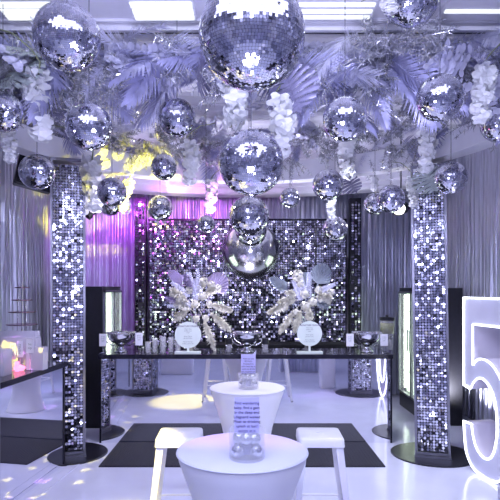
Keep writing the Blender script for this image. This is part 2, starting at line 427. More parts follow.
for (px,py,r,Rr,kind,lab) in balls:
    D=F*Rr/r; c=P(px,py,D)
    t=empty('mirror_ball',c,R.uniform(0,6),lab,'mirror ball','mirror balls hanging from the ceiling')
    o=proto[kind] if kind not in first else proto[kind].copy()
    if kind in first: COL.objects.link(o)
    first[kind]=1; o.parent=t; o.scale=(Rr,)*3
    o2=capo if 'cap' not in first else capo.copy()
    if 'cap' in first: COL.objects.link(o2)
    first['cap']=1; o2.parent=t; o2.scale=(Rr,)*3
    top=3.97 if 3.3<c.y<4.4 else 4.06
    g=MB(); g.tube([(0,0,Rr*1.1),(0,0,max(top-c.z,Rr*1.3))],.0028,6); g.build('cord',M['cord'],t)
# plain chrome globe
c=P(250.5,251,7.85); Rg=29/F*7.85
t=empty('chrome_globe',c,0,'large plain shiny silver globe at the bottom of the centre stack','globe')
g=MB(); g.lathe([(Rg*math.cos(a),Rg*math.sin(a)) for a in [-PI/2+.02+(PI-.04)*i/40 for i in range(41)]],72); g.build('shell',M['globe'],t,smooth=True)
g=MB(); g.tube([(0,0,Rg),(0,0,4.0-c.z)],.003,6); g.build('cord',M['cord'],t)

# ------------------------------------------------------------------ foliage prototypes (root at origin, along +X, length 1)
def leafblade(b,p,d,up,L,w,mi=0,curl=.15,seg=3):
    side=d.cross(up)
    if side.length<1e-5: side=Vector((0,1,0))
    side.normalize(); vs=[]
    for i in range(seg+1):
        t=i/seg; c=p+d*L*t-up*curl*L*t*t; ww=w*math.sin(PI*min(1,.12+.88*t)**.8)*.5+w*.02
        vs+= [c-side*ww,c+side*ww]
    b.add(vs,[(2*i,2*i+1,2*i+3,2*i+2) for i in range(seg)],mi)
def mk_palm(seed,n=24,wd=.028,spread=.42,droop=.35):
    r=random.Random(seed); b=MB(); pts=[Vector((t,0,-droop*t*t)) for t in [i/10 for i in range(11)]]
    b.tube(pts,.008,5,taper=.3)
    for i in range(n):
        t=.1+.9*i/n; p=Vector((t,0,-droop*t*t))
        for s in(-1,1):
            ang=1.15-.75*t+r.uniform(-.06,.06)
            d=Vector((math.cos(ang),s*math.sin(ang),-droop*t-.15+r.uniform(-.08,.08))).normalized()
            L=spread*(math.sin(PI*(t*.85+.12))**.7)*r.uniform(.85,1.1)
            leafblade(b,p,d,Vector((0,0,1)),L,wd,curl=.25)
    return b.build('palm_frond',M['palm'])
def mk_feather(seed):
    r=random.Random(seed); b=MB(); b.tube([Vector((t*.9,0,-.25*t*t)) for t in [i/8 for i in range(9)]],.008,5,taper=.3)
    for i in range(130):
        t=(i/130)*.95; p=Vector((t*.9,0,-.25*t*t)); s=-1 if i%2 else 1
        ang=.75-.35*t+r.uniform(-.15,.15)
        d=Vector((math.cos(ang),s*math.sin(ang),r.uniform(-.45,.15))).normalized()
        leafblade(b,p,d,Vector((0,0,1)),.34*(1-.35*t)*r.uniform(.7,1.1),.011,curl=.3,seg=2)
    return b.build('fringed_plume_leaf',M['palm2'])
def mk_glitter(seed):
    r=random.Random(seed); b=MB()
    for k in range(7):
        a=r.uniform(-.55,.55); e=r.uniform(-.25,.2); L=r.uniform(.65,1)
        pts=[Vector((math.cos(a)*t*L,math.sin(a)*t*L,e*t*L-.28*t*t*L)) for t in [i/8 for i in range(9)]]
        b.tube(pts,.006,4,taper=.4)
        for i in range(80):
            t=.12+.88*r.random(); q=t*8; j=min(7,int(q)); p=pts[j].lerp(pts[j+1],q-j)
            d=Vector((r.uniform(-.1,1),r.uniform(-1,1),r.uniform(-1,1))).normalized()
            leafblade(b,p,d,Vector((r.uniform(-1,1),r.uniform(-1,1),1)).normalized(),r.uniform(.06,.13),.030,seg=1,curl=0)
    return b.build('glitter_fern_spray',M['glitter'])
def mk_euca(seed):
    r=random.Random(seed); b=MB()
    for k in range(4):
        a=r.uniform(-.4,.4); L=r.uniform(.7,1)
        pts=[Vector((math.cos(a)*t*L,math.sin(a)*t*L,-.3*t*t*L+.1*k*t*(1-t))) for t in [i/8 for i in range(9)]]
        b.tube(pts,.007,4,taper=.4)
        for i in range(18):
            t=.12+.88*i/18; q=t*8; j=min(7,int(q)); p=pts[j].lerp(pts[j+1],q-j)
            for s in(-1,1):
                d=Vector((.5,s*.8,r.uniform(-.4,.5))).normalized()
                side=d.cross(Vector((r.uniform(-.4,.4),r.uniform(-.4,.4),1))).normalized(); R_=.05*r.uniform(.8,1.2)
                vs=[p+d*R_*1.1+ (d*math.cos(2*PI*m/8)+side*math.sin(2*PI*m/8)*.9)*R_ for m in range(8)]
                b.add(vs,[tuple(range(8))])
    return b.build('eucalyptus_spray',M['palm2'])
def mk_monstera(seed,m='palm'):
    b=MB(); b.tube([(-.5,0,.08),(-.2,0,.03),(0.0,0,0),(.5,0,-.02),(.95,0,-.18)],.012,5,taper=.4)
    # heart outline split into ribbed lobes; each lobe a strip from the midrib
    n=8
    for s in(-1,1):
        for i in range(n):
            t0=i/n; t1=(i+.66)/n
            def edge(t):
                ang=2.55*(1-t)**.9; rad=.50*(1-.25*t)+.12*math.sin(PI*t)
                return Vector((.28+rad*math.cos(ang)*1.1+.02, s*rad*math.sin(ang)*1.05, 0))
            def rib(t): return Vector((.02+.80*t,0,0))
            g=4; vs=[]
            for a in range(g+1):
                tt=t0+(t1-t0)*a/g
                for q in range(5):
                    f=q/4; 
                    tq=tt if f>.35 else t0+(1/n)*a/g+0*tt
                    p=rib((t0+(1/n)*a/g)).lerp(edge(tt),f)
                    p.z=-.22*p.x*p.x-.35*abs(p.y)**2+.03*math.sin(PI*a/g)*f
                    vs.append(p)
            b.add(vs,[(a*5+q,a*5+q+1,(a+1)*5+q+1,(a+1)*5+q) for a in range(g) for q in range(4)])
    return b.build('monstera_leaf',M[m],smooth=True)
def mk_orchid(seed,n=11):   # hangs along -Z, length 1
    r=random.Random(seed); root=empty('orchid_strand',(0,0,0))
    pts=[Vector((.10*math.sin(t*2.2),.06*math.sin(t*3),-t)) for t in [i/10 for i in range(11)]]; up=[Vector((-.12,.45,.42)),Vector((-.10,.22,.33)),Vector((-.05,.06,.14))]
    b=MB(); b.tube(up+pts,.010,5,taper=.5); b.build('stem',M['orchidstem'],root)
    b=MB()
    for i in range(n*3):
        t=.16+.84*i/(n*3); q=t*10; j=min(9,int(q)); p=pts[j].lerp(pts[j+1],q-j)
        a=r.uniform(0,6.28); f=Vector((math.cos(a),math.sin(a),-.35)).normalized(); sz=.115*(1.2-.45*t)
        u=f.orthogonal().normalized(); w=f.cross(u); c=p+f*r.uniform(.02,.11)
        for k in range(5):
            g=2*PI*k/5+a; d=(u*math.cos(g)+w*math.sin(g)); e=f.cross(d)
            vs=[c,c+d*sz*.5+e*sz*.42+f*.01,c+d*sz*1.0+e*sz*.25-f*.01,c+d*sz*1.08-f*.02,c+d*sz*1.0-e*sz*.25-f*.01,c+d*sz*.5-e*sz*.42+f*.01]
            b.add(vs,[tuple(range(6))])
    b.build('blossoms',M['orchid'],root)
    return root
PAL=[mk_palm(1),mk_palm(2,20,.04,.36,.5)]; FEA=[mk_feather(3),mk_feather(4)]; GLI=[mk_glitter(5),mk_glitter(6)]; EUC=[mk_euca(8)]; MON=[mk_monstera(9,'darkleaf'),mk_monstera(10,'greenleaf')]
used=set()
def frame_from(d,roll):
    d=d.normalized(); up=Vector((0,0,1))
    if abs(d.dot(up))>.98: up=Vector((0,1,0))
    y=up.cross(d).normalized(); z=d.cross(y)
    m=Matrix((d,y,z)).transposed()
    return (m@Matrix.Rotation(roll,3,'X')).to_euler()
def leaf(proto_,p,d,roll,s,label,cat,group=None,m=None):
    if proto_.name in used: o=proto_.copy(); COL.objects.link(o)
    else: o=proto_; used.add(proto_.name)
    o.location=p; o.rotation_euler=frame_from(d,roll); o.scale=(s,)*3
    tag(o,label,cat,group); return o
# supporting beam of the front garland
g=MB(); g.tube([(-3.3,4.55,3.70),(3.3,4.55,3.70)],.03,8); g.tube([(-3.3,4.75,3.83),(3.3,4.75,3.83)],.025,8)
for i in range(12):
    x=-3.2+i*.58; g.tube([(x,4.55,3.70),(x,4.75,3.83),(x,4.75,3.95)],.012,6)
tag(g.build('garland_rail',M['truss']),'grey ceiling rail carrying the front leaf garland','rail')
kinds=[('p',PAL,'palm frond','silver lavender palm frond packed into the %s'),
       ('f',FEA,'plume leaf','pale lilac fringed plume leaf fanning out of the %s'),
       ('g',GLI,'fern spray','glittery silver fern spray hanging from the %s'),
       ('e',EUC,'eucalyptus','lilac round-leaved eucalyptus spray in the %s')]
def pick(w):
    k=R.random()
    return kinds[0] if k<w[0] else kinds[1] if k<w[0]+w[1] else kinds[2] if k<w[0]+w[1]+w[2] else kinds[3]
def band(n,posf,where,w,smin,smax,zr=(-1.0,.25)):
    for i in range(n):
        p,out=posf((i+R.random()*.9)/n)
        k=pick(w)
        d=(out*R.uniform(.3,1)+Vector((R.uniform(-1,1),0,0))+Vector((0,0,R.uniform(*zr)))).normalized()
        leaf(R.choice(k[1]),p,d,R.uniform(-.8,.8)+(PI/2 if R.random()<.3 else 0),R.uniform(smin,smax),k[3]%where,k[2],k[2]+'s in the '+where)
def front(t): 
    return Vector((-2.35+4.7*t, R.uniform(4.35,4.75), R.uniform(3.60,3.86))),Vector((0,-1,0))
band(185,front,'front ceiling garland',(.26,.26,.33,.15),.42,.68)
def ringpos(t):
    a=PI*1.05-t*PI*1.10
    r=2.38+R.uniform(-.12,.12); p=Vector((r*math.cos(a),4.7+r*math.sin(a),R.uniform(3.44,3.78)))
    return p,Vector((-math.cos(a)*.3,-abs(math.sin(a))-.3,0)).normalized()
band(215,ringpos,'round garland on the ring beam',(.16,.24,.54,.06),.34,.54,(-.6,.6))
# upward/outward sprays on the round garland, nearer right corner is brightest
for (px,py,D,lab,k,dx,dz,s,roll) in [
 (8,46,4.2,'pale grey-green monstera leaf at the far left of the front garland',1,1,-.25,.42,.3),
 (30,62,4.2,'grey-green monstera leaf below the upper left mirror ball',1,-.5,-.6,.40,-.4),
 (22,88,4.3,'lavender monstera leaf hanging low at the left garland',0,.3,-1,.36,.9),
 (287,78,4.0,'dark lavender split monstera leaf just right of the biggest mirror ball',0,.25,-1,.36,1.2),
 (133,145,6.9,'lavender monstera leaf on the ring beam left of centre',0,.2,-1,.34,1.0),
 (425,172,5.6,'striped monstera leaf atop the right sequin column',1,.4,-.8,.3,1.0),
 (346,178,6.6,'small monstera leaf under the ring beam right of centre',0,.6,-.8,.28,.8),
 (205,60,4.1,'broad lilac monstera leaf left of the biggest mirror ball',0,-.3,-.9,.36,1.0)]:
    leaf(MON[k],P(px,py,D),Vector((dx,-.35,dz)),roll,s,lab,'monstera leaf','monstera leaves in the garlands')
OR=mk_orchid(31); n_or=0
for (px,y0,y1,D,lab) in [
 (40,62,135,4.1,'white orchid strand with a bare olive stem below the upper left mirror ball'),
 (6,118,160,4.4,'white orchid strand at the left edge beneath the cut-off mirror ball'),
 (93,150,208,5.6,'white orchid strand beside the yellow lit top of the left column'),
 (82,175,215,6.2,'short orchid strand lit yellow above the black stage lamp'),
 (187,138,184,6.2,'white orchid strand left of the largest centre ball'),
 (211,178,212,6.8,'thin white orchid strand above the magenta valance'),
 (224,60,128,3.9,'long white orchid strand just left of the biggest mirror ball'),
 (276,92,158,4.0,'long full white orchid strand just right of the centre stack'),
 (334,196,218,6.4,'tiny orchid strand over the lowest ball on the right'),
 (353,128,176,6.1,'white orchid strand before the ring beam right of centre'),
 (424,125,172,5.3,'white orchid strand above the right sequin column'),
 (411,172,206,5.7,'white orchid strand hanging over the left edge of the right column'),
 (484,62,122,4.0,'big white orchid strand at the upper right beside the cut-off ball'),
 (388,-4,10,3.4,'short white orchid strand beside the top right mirror ball'),
 (372,166,190,6.6,'faint small orchid strand above the pair of balls on the right'),
 (130,176,212,6.6,'orchid strand lit yellow between the two left ball pairs')]:
    o=OR if n_or==0 else copy_tree(OR); n_or+=1
    a=P(px,y0,D); L=(y1-y0)/F*D; o.location=a; o.scale=(max(L*1.45,.42),max(L*1.45,.42),L); o.rotation_euler=(0,0,R.uniform(0,6))
    tag(o,lab,'orchids','white orchid strands in the garlands')

# ------------------------------------------------------------------ highboy tables
def highboy(loc,rt,h,label):
    t=empty('cocktail_table',loc,0,label,'table')
    prof=[(.30*1,0),(.285,.02),(.235,.15),(.20,.3),(.215,.42),(.245,.55),(.285,.68),(.325,.79),(.350,.86),(rt*.985,h-.012),(rt,h-.003),(rt*.985,h+.0)]
    prof=[(r*rt/.36 if i<9 else r,z*h/.905 if i<9 else z) for i,(r,z) in enumerate(prof)]
    b=MB(); b.lathe(prof+[(rt*.6,h+.004),(.001,h+.005)],72); b.build('stretch_cover',M['spandex'],t,smooth=True)
    b=MB(); b.tube([(rt*1.0*math.cos(a),rt*1.0*math.sin(a),h-.008) for a in [2*PI*i/72 for i in range(72)]],.005,6,closed=True); b.build('rim_seam',M['spandex'],t,smooth=True)
    return t
T1=(-.015,2.99,0); T2=(.02,4.88,0)
highboy(T1,.36,.905,'near white stretch-covered cocktail table between the two stools')
highboy(T2,.335,.905,'far white stretch-covered cocktail table standing nearer the bar')
small=ball_mesh('tiled_sphere',14,77,.05)
small_first=True
def jar(loc,r,h,lab,where,card_h,txt,textscale=1.0):
    global small_first
    t=empty('glass_jar',loc,0,lab,'jar')
    b=MB(); b.lathe([(r*.97,0),(r,.006),(r,h),(r-.005,h),(r-.006,.014),(.001,.014)],40,capt=False); b.build('glass_wall',M['glass'],t,smooth=True)
    rr=random.Random(5); k=0
    spots=[(-.5,-.42,0),(.5,-.42,0),(0,.5,0),(.02,-.02,0.0),(-.45,-.2,1),(.42,-.3,1),(0.05,.45,1),(-.05,-.5,1.1)]
    br=r*.36
    for (x,y,l) in spots[:3]+spots[4:8]:
        o=small if small_first else small.copy()
        if not small_first: COL.objects.link(o)
        small_first=False
        o.name='mirror_ornament'
        o.location=(loc[0]+x*r*1.0,loc[1]+y*r*1.0,loc[2]+.016+br+l*br*1.75); o.scale=(br,)*3; o.rotation_euler=(rr.random(),rr.random(),rr.random())
        tag(o,'little mirror ball ornament inside the glass jar on the '+where,'ornament','mirror ornaments in the jar on the '+where)
    c=empty('sign_card',(loc[0],loc[1]+.0,loc[2]+.016),0,'lilac card with printed lines standing in the jar on the '+where,'sign')
    w=r*.70
    b=MB(); b.box((-w,.0,.0),(w,.003,card_h)); b.build('card',M['lilacpaper'],c)
    text_mesh('lettering',txt,card_h*.070*textscale,M['ink'],c,(0,-.0015,card_h*.66),(PI/2,0,0),1.15)
    return t
jar((0.01,2.83,.91),.093,.155,'glass jar of mirror ornaments on the near cocktail table','near table',.30,'Find wandering\nbaby, find a gem\nin the deep end\nLifeguard waited\nMost to drinking\nsplash at last!\npoints at it')
jar((.03,4.80,.91),.092,.135,'glass jar of mirror ornaments on the far cocktail table','far table',.285,'Most on the\nBE FULL\nFreedom is\nodd there by us\nswim us all the\nthis moment on')

# ------------------------------------------------------------------ stools
def make_stool(H=.775,s=.155):
    t=empty('bar_stool',(0,0,0))
    # seat pan: rounded square with slot, domed skirt
    def rsq(h,r,n=6):
        pts=[]
        for cx,cy,a0 in((h-r,h-r,0),(-h+r,h-r,PI/2),(-h+r,-h+r,PI),(h-r,-h+r,1.5*PI)):
            for i in range(n+1):
                a=a0+PI/2*i/n; pts.append((cx+r*math.cos(a),cy+r*math.sin(a)))
        return pts
    b=MB(); rings=[(s+.004,.03,H-.062),(s,.03,H-.012),(s-.006,.028,H-.003),(s-.016,.024,H)]
    vs=[];n=28
    for h_,r_,z in rings: vs+=[(x,y,z) for x,y in rsq(h_,r_)]
    fs=[(j*n+i,j*n+(i+1)%n,(j+1)*n+(i+1)%n,(j+1)*n+i) for j in range(3) for i in range(n)]
    # top with oval slot hole
    hole=[(.026*math.cos(a)*1.3,.012*math.sin(a),H) for a in [2*PI*(i+.5)/n+PI/4-PI/n*7 for i in range(n)]]
    hole=[(.030*math.cos(math.atan2(y,x)),.014*math.sin(math.atan2(y,x)),H) for x,y in rsq(s-.016,.024)]
    o=len(vs); vs+=hole; fs+=[(3*n+i,3*n+(i+1)%n,o+(i+1)%n,o+i) for i in range(n)]
    o2=len(vs); vs+=[(x,y,H-.02) for x,y,_ in hole]; fs+=[(o+i,o+(i+1)%n,o2+(i+1)%n,o2+i) for i in range(n)]
    b.add(vs,fs); smooth_by_angle(b.build('seat',M['stool'],t),50)
    def legpos(sx,sy,z):
        f=1-z/(H-.02); e=s-.012+.075*f; return Vector((sx*e,sy*e,z))
    for sx in(-1,1):
        for sy in(-1,1):
            b=MB(); top=legpos(sx,sy,H-.03); bot=legpos(sx,sy,0)
            wt,wb=.052,.030; th=.004
            # folded-angle leg: two tapered plates
            for ax in(0,1):
                vs=[]
                for p,w in((top,wt),(bot,wb)):
                    d=Vector((-sx*w,0,0)) if ax==0 else Vector((0,-sy*w,0))
                    o_=Vector((0,-sy*th,0)) if ax==0 else Vector((-sx*th,0,0))
                    vs+=[p,p+d,p+d+o_,p+o_]
                b.add(vs,[(0,1,5,4),(1,2,6,5),(2,3,7,6),(3,0,4,7),(0,3,2,1),(4,5,6,7)])
            lg=b.build('leg',M['stool'],t)
            b=MB(); b.box((bot.x-(.018 if sx>0 else -.0)-.0-(0 if sx>0 else 0),bot.y-.018 if sy>0 else bot.y,0),(bot.x if sx>0 else bot.x+.018,bot.y if sy>0 else bot.y+.018,.015)); b.build('foot_cap',M['black'],lg)
    z=.26
    for a,c in (((-1,-1),(1,-1)),((-1,1),(1,1)),((-1,-1),(-1,1)),((1,-1),(1,1))):
        b=MB(); p=legpos(*a,z); q=legpos(*c,z); d=(q-p).normalized(); b.tube([p+d*.008,q-d*.008],.008,8); b.build('foot_rail',M['stool'],t)
    for a,c in (((-1,-1),(1,1)),((-1,1),(1,-1))):
        b=MB(); p=legpos(*a,H-.075); q=legpos(*c,H-.075); m_=(p+q)/2+Vector((0,0,.02)); b.tube([p*.96+q*.04,m_,q*.96+p*.04],.006,8); b.build('cross_brace',M['stool'],t)
    return t
st=make_stool(); st.location=(-.462,3.83,0); st.rotation_euler=(0,0,.02); tag(st,'white metal bar stool left of the near cocktail table','stool','white metal bar stools')
s2=copy_tree(st); s2.location=(.528,3.83,0); s2.rotation_euler=(0,0,-.03); tag(s2,'white metal bar stool right of the near cocktail table','stool','white metal bar stools')

# ------------------------------------------------------------------ big lit numbers
def spline(ctrl,n=6):
    out=[]
    L=len(ctrl)
    for i in range(L-1):
        p0=Vector(ctrl[max(i-1,0)]);p1=Vector(ctrl[i]);p2=Vector(ctrl[i+1]);p3=Vector(ctrl[min(i+2,L-1)])
        for k in range(n):
            t=k/n; out.append(.5*((2*p1)+(-p0+p2)*t+(2*p0-5*p1+4*p2-p3)*t*t+(-p0+3*p1-3*p2+p3)*t**3))
    out.append(Vector(ctrl[-1])); return out
def number(loc,rz,outline,holes,label,depth=.30,name='lit_number'):
    # local: u -> x, v -> z, front face at y=0 (normal -y), depth +y
    t=empty(name,loc,rz,label,'sign')
    b=MB()
    cu=bpy.data.curves.new('n','CURVE'); cu.dimensions='2D'; cu.fill_mode='BOTH'; cu.extrude=depth/2
    for loop in [outline]+holes:
        sp=cu.splines.new('POLY'); sp.points.add(len(loop)-1)
        for i,p in enumerate(loop): sp.points[i].co=(p[0],p[1],0,1)
        sp.use_cyclic_u=True
    tmp=bpy.data.objects.new('n',cu); COL.objects.link(tmp)
    me=bpy.data.meshes.new_from_object(tmp.evaluated_get(bpy.context.evaluated_depsgraph_get())); bpy.data.objects.remove(tmp)
    me.materials.clear(); me.materials.append(M['letter']); me.materials.append(M['letterside'])
    me.transform(Matrix.Translation((0,depth/2,0))@Matrix.Rotation(PI/2,4,'X'))
    for pl in me.polygons: pl.material_index=0 if abs(pl.normal.y)>.5 else 1
    me.name='digit_body'; o=bpy.data.objects.new('digit_body',me); COL.objects.link(o); o.parent=t
    for loop in [outline]+holes:
        m=MB(); 
        pts=[]
        L=len(loop)
        for i in range(L):
            a=Vector(loop[i]);c=Vector(loop[(i+1)%L]); k=max(1,int((c-a).length/.03))
            for j in range(k): 
                q=a.lerp(c,j/k); pts.append((q.x,-.006,q.y+.0))
        m.tube(pts,.008,6,closed=True); m.build('led_strip',M['led'],t)
    return t
bt=[(.16,1.04),(.21,1.09),(.29,1.12),(.40,1.11),(.50,1.06),(.60,.96),(.70,.82),(.76,.64),(.77,.46),(.73,.28),(.66,.13),(.56,.04),(.44,.008),(.30,.012),(.17,.035),(.08,.11),(.03,.22),(.0,.46)]
inn=[(.14,.46),(.165,.35),(.22,.25),(.30,.20),(.39,.195),(.47,.26),(.525,.42),(.53,.60),(.50,.76),(.43,.87),(.33,.93),(.25,.925),(.18,.88),(.12,.80)]
five=[(0,1.70),(.78,1.70),(.78,1.44),(.16,1.44)]+[tuple(p) for p in spline(bt)]+[tuple(p) for p in spline(inn)]+[(0,.82)]
ang5=math.atan2(-.985,.174)
number((2.205,5.44,.004),ang5,five,[],'big white number 5 edged with glowing lights at the right',.30)
zo=[(.38+.38*math.cos(a),.85+.85*math.sin(a)) for a in [2*PI*i/60 for i in range(60)]]
zi=[(.38+.20*math.cos(a),.85+.62*math.sin(a)) for a in [-2*PI*i/60 for i in range(60)]]
number((2.27,4.02,.014),-PI/2,zo,[zi],'big white number 0 edged with lights, seen only in the bar mirror',.2)

# ------------------------------------------------------------------ bar-top items
BT=1.03; BY=6.5
def make_bowl():
    t=empty('punch_bowl',(0,0,0))
    b=MB(); b.lathe([(.075,0),(.078,.008),(.05,.03),(.032,.055),(.034,.075),(.05,.09),(.10,.115),(.145,.15),(.16,.19),(.162,.215),(.168,.222),(.160,.224),(.150,.20),(.13,.16),(.08,.125),(.001,.115)],40,capt=False); b.build('bowl',M['chrome'],t,smooth=True)
    for s in(-1,1):
        b=MB(); b.tube([(s*.05,0,.085),(s*.11,0,.08),(s*.17,0,.12),(s*.20,0,.17),(s*.195,0,.215),(s*.165,0,.225)],.008,8); b.build('handle',M['chrome'],t,smooth=True)
    b=MB()
    b.tube([(.168*math.cos(2*PI*i/96),.168*math.sin(2*PI*i/96),.228+.006*(i%2)) for i in range(96)],.009,8,closed=True)
    b.build('beaded_rim',M['chrome'],t)
    return t
BX=lambda px,D=BY:(px-245)/F*D
bw=make_bowl()
for k,(px,l) in enumerate([(121,'at the left end of the bar'),(247,'at the middle of the bar'),(367,'at the right end of the bar')]):
    o=bw if k==0 else copy_tree(bw); o.location=(BX(px),BY,BT); tag(o,'silver footed punch bowl '+l,'bowl','silver punch bowls on the bar')
def sign_on_stick(px,py,w,h,lab,D=BY-.1,z0=BT,txt='drinks\nof the\nnight'):
    zc=1.8-(py-288)/F*D; t=empty('table_sign',((px-245)/F*D,D,z0),0,lab,'sign')
    b=MB(); b.box((-.03,-.03,0),(.03,.03,.008)); b.tube([(0,0.004,.005),(0,0.004,zc-z0)],.004,6); b.build('holder',M['chrome'],t)
    b=MB(); b.box((-w/2,-.003,zc-z0-h/2),(w/2,0,zc-z0+h/2)); b.build('card',M['paper'],t)
    text_mesh('lettering',txt,h*.13,M['greyink'],t,(0,-.004,zc-z0+h*.1),(PI/2,0,0),1.2)
for a in [(103,340,.088,.15,'small white sign card left of the left punch bowl'),(139,339,.088,.15,'small white sign card right of the left punch bowl'),(350,340,.088,.15,'small white sign card left of the right punch bowl'),(384,340,.088,.14,'small white sign card right of the right punch bowl')]:
    sign_on_stick(*a)
# stacked tumblers
def cup(px,D,n,h,r,lab,grp,m='glass'):
    b=MB(); 
    for k in range(n):
        z=k*.016; b.lathe([(r*.8,z),(r,z+h),(r-.004,z+h),(r*.8-.004,z+.006)],20,capt=False)
    o=b.build('cup_stack' if n>1 else 'glass',M[m]); o.location=(BX(px,D),D,BT); tag(o,lab,'cups' if n>1 else 'glass',grp)
for i,(px,n,h) in enumerate([(148,1,.13),(155,4,.12),(163,5,.13),(171,4,.13),(178,3,.12)]):
    cup(px,6.44+.05*(i%2),n,h,.036,['single clear glass beside the left sign card','stack of clear cups next to the single glass','tallest stack of clear cups left of the round menu','stack of clear cups just left of the round menu','short stack of clear cups tucked behind the round menu'][i],'clear cups on the bar')
for px,l in((229,'left'),(265,'right')):
    t=empty('shaker_bottle',(BX(px),BY-.04,BT),0,'clear tumbler with a black top just %s of the middle punch bowl'%l,'bottle','black-topped tumblers on the bar')
    b=MB(); b.lathe([(.032,0),(.038,.11),(.034,.11),(.03,.008)],20,capt=False); b.build('glass_body',M['glass'],t,smooth=True)
    b=MB(); b.lathe([(.042,.10),(.042,.165),(.036,.17)],20); b.build('lid',M['black'],t)
# round menu boards
def menu(px,py,r,lab):
    D=BY-.12; z=1.8-(py-288)/F*D-BT
    t=empty('round_menu_board',(BX(px,D),D,BT),0,lab,'sign')
    b=MB(); b.lathe([(r,-.005),(r,.005)],48,c=(0,0,0)); b.build('disc',M['disc'],t,T=Matrix.Translation((0,0,z))@Matrix.Rotation(PI/2,4,'X'))
    text_mesh('heading','SIGNATURE DRINKS',r*.17,M['ink'],t,(0,-.006,z+r*.66),(PI/2,0,0))
    text_mesh('lettering','Disco Fizz\nvodka, lime\nmint\n\nSilver Spritz\ngin and tonic\n\nMirror Martini\nvodka, vermouth',r*.125,M['greyink'],t,(0,-.006,z-r*.1),(PI/2,0,0),1.1)
    b=MB(); b.box((-.15,-.05,0),(.15,.05,.022)); b.build('base',M['disc'],t); bevel(t.children[-1],.006,2)
    b=MB(); b.box((-.012,-.006,.02),(.012,.006,z-r+.01)); b.build('stem',M['disc'],t)
menu(188,335,13.2/F*6.4,'round pale menu board under the left flower arrangement')
menu(309.5,333.5,12.5/F*6.4,'round pale menu board under the right flower arrangement')
# flower arrangements
def plume(b,p0,d,L,w,r,m=0,droop=.35):
    d=d.normalized(); pts=[p0+d*L*t+Vector((0,0,-droop*L*t*t)) for t in [i/10 for i in range(11)]]
    b.tube(pts,.004,4,mi=m)
    for i in range(420):
        t=.3+.7*r.random(); q=t*10; j=min(9,int(q)); p=pts[j].lerp(pts[j+1],q-j)
        tt=(pts[j+1]-pts[j]).normalized()
        dd=(tt*.8+Vector((r.uniform(-1,1),r.uniform(-1,1),r.uniform(-1,1)))).normalized()
        leafblade(b,p,dd,Vector((r.uniform(-1,1),r.uniform(-1,1),1)).normalized(),1.15*w*math.sin(PI*(t-.25)/.8)*r.uniform(.6,1.1)+.01,.017,m,curl=.3,seg=2)
def fan(b,c,d,L,w,nrm,n=13):
    d=d.normalized(); s_=d.cross(nrm).normalized(); vs=[c]; fs=[]
    for i in range(2*n+1):
        a=(-1+i/n)*1.25; L_=L*(1-.32*abs(a/1.25)**1.8); z=.012*(1 if i%2 else -1)
        vs.append(c+(d*math.cos(a)+s_*math.sin(a)*w)*L_+nrm*z)
    for i in range(2*n): fs.append((0,i+1,i+2))
    b.add(vs,fs)
def bloom(b,c,R_,r,n=60):
    for i in range(n):
        d=Vector((r.gauss(0,1),r.gauss(0,1),r.gauss(0,1))).normalized(); p=c+d*R_*r.uniform(.6,1)
        u=d.orthogonal().normalized(); w=d.cross(u); s_=R_*.3
        b.add([p+(u*math.cos(a)+w*math.sin(a))*s_+d*(.2*s_*(k%2)) for k,a in enumerate([2*PI*q/6 for q in range(6)])],[(0,1,2,3,4,5)])
def arrangement(px,D,lab,plumes,fans,blooms,ferns,seed):
    r=random.Random(seed); x=BX(px,D); t=empty('flower_arrangement',(x,D,BT),0,lab,'flowers')
    b=MB(); b.lathe([(.05,0),(.045,.01),(.018,.03),(.016,.10),(.05,.22),(.055,.30),(.05,.30),(.044,.22),(.010,.11)],28,capt=False); b.build('glass_vase',M['glass'],t,smooth=True)
    b=MB()
    for k in range(9): b.tube([(r.uniform(-.02,.02),r.uniform(-.02,.02),.12),(r.uniform(-.06,.06),r.uniform(-.05,.05),.42)],.004,5)
    b.build('stems',M['greenleaf'],t)
    def q(u,v,dy=0): return Vector(((u-px)/F*D,dy,1.8-(v-288)/F*D-BT))
    for (u0,v0,u1,v1,w,m) in plumes:
        b=MB(); a=q(u0,v0,-.05); e=q(u1,v1,r.uniform(-.2,.0)); d=e-a; plume(b,a,d+Vector((0,0,.25*d.length)),d.length,w,r,droop=.25); b.build('plume',M[m],t)
    for (u,v,du,dv,L,w,m) in fans:
        b=MB(); c=q(u,v,.04); fan(b,c,Vector((du,0,-dv)),L,w,Vector((0,-1,.15)).normalized()); b.tube([(0,0,.3),c],.005,5); b.build('fan_leaf',M[m],t)
    for (u,v,rr_) in blooms:
        b=MB(); bloom(b,q(u,v,-.08),rr_,r); b.build('blossom_cluster',M['cream'],t)
    for (u0,v0,u1,v1) in ferns:
        b=MB(); a=q(u0,v0,-.06); e=q(u1,v1,-.1); d=(e-a)
        for i in range(16):
            tt=i/16; p=a.lerp(e,tt)
            for s in(-1,1): leafblade(b,p,(d.normalized()+d.normalized().cross(Vector((0,-1,0)))*s*1.3).normalized(),Vector((0,-1,0)),.07*(1-.6*tt),.014,seg=2)
        b.tube([a,e],.003,4); b.build('fern_leaf',M['silverfern'],t)
